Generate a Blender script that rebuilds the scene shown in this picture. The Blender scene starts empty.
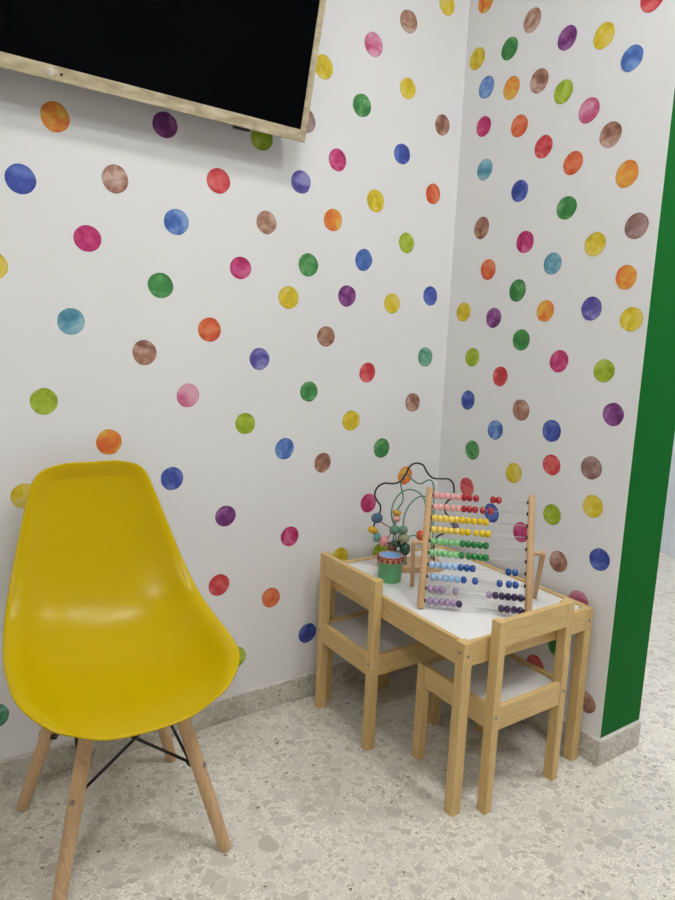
import bpy, bmesh, math, random
from mathutils import Vector, Matrix, noise
random.seed(7)
SC = bpy.context.scene
COL = SC.collection
R = math.radians

# ------------------------------------------------------------------ helpers
def srgb(r, g, b):
    f = lambda c: c/12.92 if c <= .04045 else ((c+.055)/1.055)**2.4
    return (f(r/255), f(g/255), f(b/255), 1)

def obj(name, bm, mat, parent=None, smooth=False, angle=None):
    me = bpy.data.meshes.new(name)
    bmesh.ops.recalc_face_normals(bm, faces=bm.faces)
    bm.to_mesh(me); bm.free()
    for m in (mat if isinstance(mat, (list, tuple)) else [mat]):
        me.materials.append(m)
    if smooth:
        for p in me.polygons: p.use_smooth = True
        if angle:
            me.set_sharp_from_angle(angle=R(angle))
    o = bpy.data.objects.new(name, me); COL.objects.link(o)
    if parent is not None: o.parent = parent
    return o

def empty(name, loc=(0, 0, 0), rz=0):
    o = bpy.data.objects.new(name, None); COL.objects.link(o)
    o.location = loc; o.rotation_euler = (0, 0, rz); o.empty_display_size = .05
    return o

def tag(o, label, cat, group=None):
    o['label'] = label; o['category'] = cat
    if group: o['group'] = group
    return o

def struct(o, label, cat):
    o['kind'] = 'structure'; o['label'] = label; o['category'] = cat
    return o

def box(bm, x0, x1, y0, y1, z0, z1, bev=0, seg=2):
    r = bmesh.ops.create_cube(bm, size=1)
    vs = r['verts']
    for v in vs:
        v.co = Vector((x0 + (v.co.x+.5)*(x1-x0), y0 + (v.co.y+.5)*(y1-y0), z0 + (v.co.z+.5)*(z1-z0)))
    if bev:
        es = list({e for v in vs for e in v.link_edges})
        bmesh.ops.bevel(bm, geom=es, offset=bev, segments=seg, affect='EDGES', profile=.5)
    return bm

def cyl(bm, a, b, r0, r1=None, seg=20, bev=0):
    a, b = Vector(a), Vector(b); r1 = r0 if r1 is None else r1
    d = b-a; q = d.to_track_quat('Z', 'Y')
    prof = [(r0, 0), (r1, d.length)]
    if bev: prof = [(r0-bev, 0), (r0-bev*.3, bev*.3), (r0, bev), (r1, d.length-bev), (r1-bev*.3, d.length-bev*.3), (r1-bev, d.length)]
    rings = []
    for r, z in prof:
        rings.append([bm.verts.new(a + q @ Vector((r*math.cos(2*math.pi*k/seg), r*math.sin(2*math.pi*k/seg), z))) for k in range(seg)])
    for i in range(len(rings)-1):
        for k in range(seg):
            bm.faces.new((rings[i][k], rings[i][(k+1) % seg], rings[i+1][(k+1) % seg], rings[i+1][k]))
    bm.faces.new(rings[0][::-1]); bm.faces.new(rings[-1])
    return bm

def lathe(bm, prof, seg=40, c=(0, 0, 0), axis=None):
    c = Vector(c); q = Vector(axis).to_track_quat('Z', 'Y') if axis is not None else None
    rings = []
    for r, z in prof:
        if r < 1e-6:
            p = Vector((0, 0, z)); rings.append([bm.verts.new(c + (q @ p if q else p))])
        else:
            ring = []
            for k in range(seg):
                p = Vector((r*math.cos(2*math.pi*k/seg), r*math.sin(2*math.pi*k/seg), z))
                ring.append(bm.verts.new(c + (q @ p if q else p)))
            rings.append(ring)
    for A, B in zip(rings, rings[1:]):
        for k in range(seg):
            if len(A) == 1 and len(B) == 1: continue
            if len(A) == 1: bm.faces.new((A[0], B[(k+1) % seg], B[k]))
            elif len(B) == 1: bm.faces.new((A[k], A[(k+1) % seg], B[0]))
            else: bm.faces.new((A[k], A[(k+1) % seg], B[(k+1) % seg], B[k]))
    return bm

def bead_prof(r, h, n=8, hole=.14, pw=.62):
    # an oblate turned bead with a small flat round its hole
    out = []
    for i in range(n+1):
        t = -math.pi/2 + math.pi*i/n
        out.append((max(r*hole, r*abs(math.cos(t))**pw), h/2*math.sin(t)))
    return [(0, -h/2)] + out + [(0, h/2)]

def smooth_path(P, n=6):
    P = [Vector(p) for p in P]; o = []
    for i in range(len(P)-1):
        p0 = P[i-1] if i else P[0]*2-P[1]; p1, p2 = P[i], P[i+1]
        p3 = P[i+2] if i+2 < len(P) else P[-1]*2-P[-2]
        for k in range(n):
            t = k/n
            o.append(.5*((2*p1)+(p2-p0)*t+(2*p0-5*p1+4*p2-p3)*t*t+(3*p1-p0-3*p2+p3)*t**3))
    o.append(P[-1]); return o

def tube(bm, P, r, seg=8):
    P = [Vector(p) for p in P]
    T = [(P[min(i+1, len(P)-1)]-P[max(i-1, 0)]).normalized() for i in range(len(P))]
    n = T[0].orthogonal().normalized(); rings = []
    for i, p in enumerate(P):
        if i: n = T[i-1].rotation_difference(T[i]) @ n
        b = T[i].cross(n)
        rings.append([bm.verts.new(p + r*(math.cos(2*math.pi*k/seg)*n + math.sin(2*math.pi*k/seg)*b)) for k in range(seg)])
    for A, B in zip(rings, rings[1:]):
        for k in range(seg): bm.faces.new((A[k], A[(k+1) % seg], B[(k+1) % seg], B[k]))
    bm.faces.new(rings[0][::-1]); bm.faces.new(rings[-1])
    return bm

BM = bmesh.new

# ------------------------------------------------------------------ materials
def mat(name):
    m = bpy.data.materials.new(name); m.use_nodes = True
    nt = m.node_tree; b = nt.nodes['Principled BSDF']
    return m, nt, b

def N(nt, t, **kw):
    n = nt.nodes.new(t)
    for k, v in kw.items(): setattr(n, k, v)
    return n

def ramp(nt, fac, stops, interp='LINEAR'):
    n = N(nt, 'ShaderNodeValToRGB'); n.color_ramp.interpolation = interp
    e = n.color_ramp.elements
    while len(e) < len(stops): e.new(.5)
    for i, (p, c) in enumerate(stops): e[i].position = p; e[i].color = c
    nt.links.new(fac, n.inputs[0]); return n.outputs[0]

def mix(nt, fac, a, b, blend='MIX'):
    n = N(nt, 'ShaderNodeMix', data_type='RGBA', blend_type=blend)
    for s, v in ((0, fac), (6, a), (7, b)):
        if isinstance(v, (int, float)): n.inputs[s].default_value = v
        elif isinstance(v, tuple): n.inputs[s].default_value = v
        else: nt.links.new(v, n.inputs[s])
    return n.outputs[2]

def mth(nt, op, a, b=0.0, c=0.0):
    n = N(nt, 'ShaderNodeMath', operation=op)
    for s, v in ((0, a), (1, b), (2, c)):
        if isinstance(v, (int, float)): n.inputs[s].default_value = v
        else: nt.links.new(v, n.inputs[s])
    return n.outputs[0]

def plain(name, col, rough=.5, spec=.5, metal=0, coat=0, var=.012):
    m, nt, b = mat(name)
    tc = N(nt, 'ShaderNodeTexCoord'); ns = N(nt, 'ShaderNodeTexNoise')
    ns.inputs['Scale'].default_value = 35; nt.links.new(tc.outputs['Object'], ns.inputs['Vector'])
    lo = tuple(c*(1-var) for c in col[:3])+(1,); hi = tuple(min(1, c*(1+var)) for c in col[:3])+(1,)
    nt.links.new(ramp(nt, ns.outputs['Fac'], [(.3, lo), (.7, hi)]), b.inputs['Base Color'])
    b.inputs['Roughness'].default_value = rough; b.inputs['Specular IOR Level'].default_value = spec
    b.inputs['Metallic'].default_value = metal; b.inputs['Coat Weight'].default_value = coat
    return m

def wall_paint(name, col, spec=.3):
    m, nt, b = mat(name)
    tc = N(nt, 'ShaderNodeTexCoord')
    n1 = N(nt, 'ShaderNodeTexNoise'); n1.inputs['Scale'].default_value = 2.2; n1.inputs['Detail'].default_value = 4
    n2 = N(nt, 'ShaderNodeTexNoise'); n2.inputs['Scale'].default_value = 260
    nt.links.new(tc.outputs['Object'], n1.inputs['Vector']); nt.links.new(tc.outputs['Object'], n2.inputs['Vector'])
    lo = tuple(c*.975 for c in col[:3])+(1,)
    nt.links.new(ramp(nt, n1.outputs['Fac'], [(.3, lo), (.7, col)]), b.inputs['Base Color'])
    bp = N(nt, 'ShaderNodeBump'); bp.inputs['Strength'].default_value = .06; bp.inputs['Distance'].default_value = .002
    nt.links.new(n2.outputs['Fac'], bp.inputs['Height']); nt.links.new(bp.outputs[0], b.inputs['Normal'])
    b.inputs['Roughness'].default_value = .55; b.inputs['Specular IOR Level'].default_value = spec
    return m

def pine(name, axis, base, dark, rough=.42):
    m, nt, b = mat(name)
    tc = N(nt, 'ShaderNodeTexCoord'); oi = N(nt, 'ShaderNodeObjectInfo')
    off = N(nt, 'ShaderNodeVectorMath', operation='SCALE'); off.inputs[0].default_value = (3.1, 5.7, 4.3)
    nt.links.new(oi.outputs['Random'], off.inputs['Scale'])
    add = N(nt, 'ShaderNodeVectorMath', operation='ADD')
    nt.links.new(tc.outputs['Object'], add.inputs[0]); nt.links.new(off.outputs[0], add.inputs[1])
    mp = N(nt, 'ShaderNodeMapping'); s = [1, 1, 1]; s['xyz'.index(axis)] = .07
    mp.inputs['Scale'].default_value = s; nt.links.new(add.outputs[0], mp.inputs['Vector'])
    n1 = N(nt, 'ShaderNodeTexNoise'); n1.inputs['Scale'].default_value = 42; n1.inputs['Detail'].default_value = 3; n1.inputs['Distortion'].default_value = 1.2
    n2 = N(nt, 'ShaderNodeTexNoise'); n2.inputs['Scale'].default_value = 330; n2.inputs['Detail'].default_value = 2
    n3 = N(nt, 'ShaderNodeTexNoise'); n3.inputs['Scale'].default_value = 9
    for n in (n1, n2, n3): nt.links.new(mp.outputs[0], n.inputs['Vector'])
    # growth rings: fold the broad noise into lines
    ln = mth(nt, 'FRACT', mth(nt, 'MULTIPLY', n1.outputs['Fac'], 4.0))
    lines = ramp(nt, ln, [(0, (0, 0, 0, 1)), (.55, (.25, .25, .25, 1)), (.9, (1, 1, 1, 1)), (1, (0, 0, 0, 1))])
    c1 = mix(nt, mth(nt, 'MULTIPLY', lines, .55), base, dark)
    lite = tuple(min(1, c*1.12) for c in base[:3])+(1,)
    c2 = mix(nt, ramp(nt, n3.outputs['Fac'], [(.35, (0, 0, 0, 1)), (.7, (1, 1, 1, 1))]), c1, mix(nt, .5, c1, lite))
    c3 = mix(nt, ramp(nt, n2.outputs['Fac'], [(.5, (0, 0, 0, 1)), (.75, (.35, .35, .35, 1))]), c2, dark)
    nt.links.new(c3, b.inputs['Base Color'])
    b.inputs['Roughness'].default_value = rough; b.inputs['Specular IOR Level'].default_value = .4
    return m

def terrazzo(name, joints=False, gloss=.3, k=1.0, bright=1.0):
    m, nt, b = mat(name)
    tc = N(nt, 'ShaderNodeTexCoord')
    wob = N(nt, 'ShaderNodeTexNoise'); wob.inputs['Scale'].default_value = 26; wob.inputs['Detail'].default_value = 3
    nt.links.new(tc.outputs['Object'], wob.inputs['Vector'])
    sc = N(nt, 'ShaderNodeVectorMath', operation='SCALE'); sc.inputs['Scale'].default_value = .014
    nt.links.new(wob.outputs['Color'], sc.inputs[0])
    ad = N(nt, 'ShaderNodeVectorMath', operation='ADD')
    nt.links.new(tc.outputs['Object'], ad.inputs[0]); nt.links.new(sc.outputs[0], ad.inputs[1])
    t = lambda c: tuple(min(1, x*bright) for x in c[:3])+(1,)
    big = N(nt, 'ShaderNodeTexNoise'); big.inputs['Scale'].default_value = 5; big.inputs['Detail'].default_value = 5
    nt.links.new(tc.outputs['Object'], big.inputs['Vector'])
    col = ramp(nt, big.outputs['Fac'], [(.3, t(srgb(210, 204, 192))), (.7, t(srgb(228, 223, 212)))])
    grain = N(nt, 'ShaderNodeTexNoise'); grain.inputs['Scale'].default_value = 190; grain.inputs['Detail'].default_value = 3
    nt.links.new(tc.outputs['Object'], grain.inputs['Vector'])
    col = mix(nt, ramp(nt, grain.outputs['Fac'], [(.44, (0, 0, 0, 1)), (.6, (.75, .75, .75, 1))]), col, t(srgb(182, 176, 164)))
    def layer(col, scale, edge, keep, stops, amt):
        v1 = N(nt, 'ShaderNodeTexVoronoi', feature='F1'); v2 = N(nt, 'ShaderNodeTexVoronoi', feature='DISTANCE_TO_EDGE')
        for v in (v1, v2):
            v.inputs['Scale'].default_value = scale*k; nt.links.new(ad.outputs[0], v.inputs['Vector'])
        sp = N(nt, 'ShaderNodeSeparateColor'); nt.links.new(v1.outputs['Color'], sp.inputs[0])
        e = ramp(nt, v2.outputs['Distance'], [(edge, (0, 0, 0, 1)), (edge+.018, (1, 1, 1, 1))])
        kk = mth(nt, 'GREATER_THAN', sp.outputs[0], 1-keep)
        f = mth(nt, 'MULTIPLY', mth(nt, 'MULTIPLY', e, kk), amt)
        cc = ramp(nt, sp.outputs[1], stops)
        return mix(nt, f, col, cc)
    A = [(0, t(srgb(172, 167, 156))), (.5, t(srgb(192, 187, 177))), (.9, t(srgb(203, 199, 189))), (1, t(srgb(172, 163, 148)))]
    B = [(0, t(srgb(168, 162, 151))), (.6, t(srgb(195, 190, 180))), (.93, t(srgb(208, 204, 194))), (1, t(srgb(126, 116, 100)))]
    col = layer(col, 150, .12, .5, B, .65)
    col = layer(col, 72, .08, .5, B, .75)
    col = layer(col, 40, .06, .46, A, .85)
    col = layer(col, 24, .05, .2, A, .85)
    D = [(0, t(srgb(84, 76, 64))), (1, t(srgb(124, 110, 92)))]
    col = layer(col, 95, .16, .016, D, .9)
    if joints:
        sx = N(nt, 'ShaderNodeSeparateXYZ'); nt.links.new(tc.outputs['Object'], sx.inputs[0])
        masks = []
        for ax, o in ((0, 0.0), (1, .35)):
            w = mth(nt, 'PINGPONG', mth(nt, 'ADD', sx.outputs[ax], 10*.37+o), .185)
            masks.append(mth(nt, 'LESS_THAN', w, .0016))
        j = mth(nt, 'MAXIMUM', masks[0], masks[1])
        col = mix(nt, mth(nt, 'MULTIPLY', j, .25), col, t(srgb(214, 209, 198)))
    nt.links.new(col, b.inputs['Base Color'])
    b.inputs['Roughness'].default_value = gloss; b.inputs['Specular IOR Level'].default_value = .4
    return m

def watercolour(name, cols):
    # translucent-looking pigment: soft blooms between tones and a slightly denser rim
    m, nt, b = mat(name)
    tc = N(nt, 'ShaderNodeTexCoord'); oi = N(nt, 'ShaderNodeObjectInfo')
    off = N(nt, 'ShaderNodeVectorMath', operation='SCALE'); off.inputs[0].default_value = (17.3, 11.1, 7.7)
    nt.links.new(oi.outputs['Random'], off.inputs['Scale'])
    ad = N(nt, 'ShaderNodeVectorMath', operation='ADD')
    nt.links.new(tc.outputs['Object'], ad.inputs[0]); nt.links.new(off.outputs[0], ad.inputs[1])
    n1 = N(nt, 'ShaderNodeTexNoise'); n1.inputs['Scale'].default_value = 22; n1.inputs['Detail'].default_value = 3; n1.inputs['Distortion'].default_value = .6
    n2 = N(nt, 'ShaderNodeTexNoise'); n2.inputs['Scale'].default_value = 70; n2.inputs['Detail'].default_value = 4
    for n in (n1, n2): nt.links.new(ad.outputs[0], n.inputs['Vector'])
    f = mth(nt, 'ADD', mth(nt, 'MULTIPLY', n1.outputs['Fac'], .8), mth(nt, 'MULTIPLY', n2.outputs['Fac'], .2))
    col = ramp(nt, f, [(.38, srgb(*cols[0])), (.5, srgb(*cols[1])), (.61, srgb(*cols[2]))])
    ln = N(nt, 'ShaderNodeVectorMath', operation='LENGTH'); nt.links.new(tc.outputs['Object'], ln.inputs[0])
    rim = ramp(nt, mth(nt, 'DIVIDE', ln.outputs['Value'], .034), [(.78, (0, 0, 0, 1)), (.95, (.3, .3, .3, 1))])
    col = mix(nt, rim, col, srgb(*[int(c*.86) for c in cols[0]]))
    nt.links.new(col, b.inputs['Base Color'])
    b.inputs['Roughness'].default_value = .6; b.inputs['Specular IOR Level'].default_value = .25
    return m

def emit(name, col, s):
    m, nt, b = mat(name)
    b.inputs['Base Color'].default_value = col; b.inputs['Emission Color'].default_value = col
    b.inputs['Emission Strength'].default_value = s
    return m

M = {}
M['wall'] = wall_paint('white_wall_paint', (.80, .80, .80, 1))
M['hall'] = wall_paint('hall_wall_paint', (.74, .78, .82, 1))
M['green'] = wall_paint('green_wall_paint', srgb(6, 104, 34), .08)
M['plain_wall'] = wall_paint('beige_wall_paint', (.62, .60, .57, 1))
M['ceil'] = wall_paint('ceiling_paint', (.8, .8, .78, 1))
M['floor'] = terrazzo('terrazzo_floor', True, .28, 1.18, 1.2)
M['skirt'] = terrazzo('terrazzo_skirting', False, .4, 1.3, .98)
PB, PD = srgb(214, 183, 124), srgb(184, 146, 88)
for a in 'xyz': M['pine_'+a] = pine('pine_grain_'+a, a, PB, PD)
BB, BD = srgb(204, 167, 124), srgb(182, 143, 102)
for a in 'xyz': M['beech_'+a] = pine('beech_grain_'+a, a, BB, BD)
M['leg_wood'] = pine('chair_leg_wood', 'z', srgb(208, 172, 130), srgb(172, 134, 96), .38)
M['panel'] = plain('white_laminate', srgb(232, 232, 230), .22, .5)
M['seat_panel'] = plain('grey_white_seat_board', srgb(214, 211, 207), .4)
M['screw'] = plain('dull_steel', srgb(150, 146, 140), .35, .5, .8)
M['wire'] = plain('steel_wire', srgb(205, 206, 206), .35, .5, .4)
M['black'] = plain('black_plastic', srgb(22, 22, 22), .45)
M['black_wire'] = plain('black_coated_wire', srgb(24, 26, 28), .35)
M['green_wire'] = plain('green_coated_wire', srgb(92, 142, 120), .35)
M['black_metal'] = plain('black_metal_rod', srgb(26, 24, 24), .35, .5)
M['yellow_shell'] = plain('yellow_polypropylene', srgb(197, 168, 0), .27, .2, 0, 0, .004)
for n_, c_ in dict(pink=(240, 176, 172), red=(176, 18, 36), lyellow=(246, 214, 92), yellow=(232, 200, 20), lgreen=(136, 204, 136), dgreen=(22, 128, 58),
                   lblue=(158, 192, 226), dblue=(14, 76, 150), lilac=(160, 134, 168), dpurple=(44, 22, 72), ochre=(216, 168, 34), slate=(70, 104, 140),
                   aqua=(98, 150, 150), sage=(98, 140, 112), moss=(150, 156, 120), forest=(38, 78, 58), orange=(220, 92, 44), mauve=(120, 104, 124),
                   brownbead=(120, 92, 70), rose=(232, 150, 152)).items():
    M['b_'+n_] = plain('bead_'+n_, srgb(*c_), .25, .5, 0, .3)
M['drum_green'] = plain('drum_green_paint', srgb(100, 174, 118), .4)
M['drum_cream'] = plain('drum_cream_band', srgb(186, 158, 122), .5)
M['drum_red'] = plain('drum_red_paint', srgb(158, 40, 42), .4)
M['drum_blue'] = plain('drum_blue_skin', srgb(120, 164, 216), .5)
M['mortar'] = plain('white_mortar', srgb(204, 200, 192), .6)
M['door'] = plain('pale_blue_door', srgb(206, 218, 232), .4)

WC = dict(red=[(186, 36, 46), (206, 56, 62), (222, 88, 86)], tangerine=[(200, 66, 30), (216, 88, 42), (226, 112, 62)],
          orange=[(220, 98, 40), (228, 140, 40), (226, 172, 50)], yellow=[(196, 168, 18), (222, 194, 36), (228, 204, 84)],
          lime=[(120, 150, 14), (150, 176, 26), (170, 194, 54)], green=[(38, 112, 50), (58, 136, 62), (92, 160, 88)],
          teal=[(40, 110, 76), (66, 140, 104), (106, 170, 140)], turquoise=[(60, 122, 146), (92, 156, 178), (134, 182, 196)],
          cobalt=[(50, 86, 164), (74, 116, 190), (112, 150, 208)], blue=[(38, 54, 136), (50, 72, 164), (72, 96, 184)],
          indigo=[(56, 46, 130), (84, 76, 160), (128, 126, 192)], purple=[(88, 26, 90), (116, 44, 118), (140, 72, 142)],
          magenta=[(166, 20, 84), (192, 42, 104), (206, 76, 130)], pink=[(192, 70, 116), (206, 104, 142), (222, 150, 176)],
          brown=[(120, 72, 56), (164, 114, 92), (196, 158, 140)], mauve=[(118, 84, 80), (142, 106, 100), (166, 132, 126)])
for k_, c_ in WC.items():
    # pigment thinned with water: every tone lifted a little towards the white vinyl
    th = lambda c, t: tuple(v+(212-v)*t for v in c)
    M['wc_'+k_] = watercolour('watercolour_'+k_, [th(c_[0], .10), th(c_[1], .13), th(c_[2], .2)])

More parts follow.
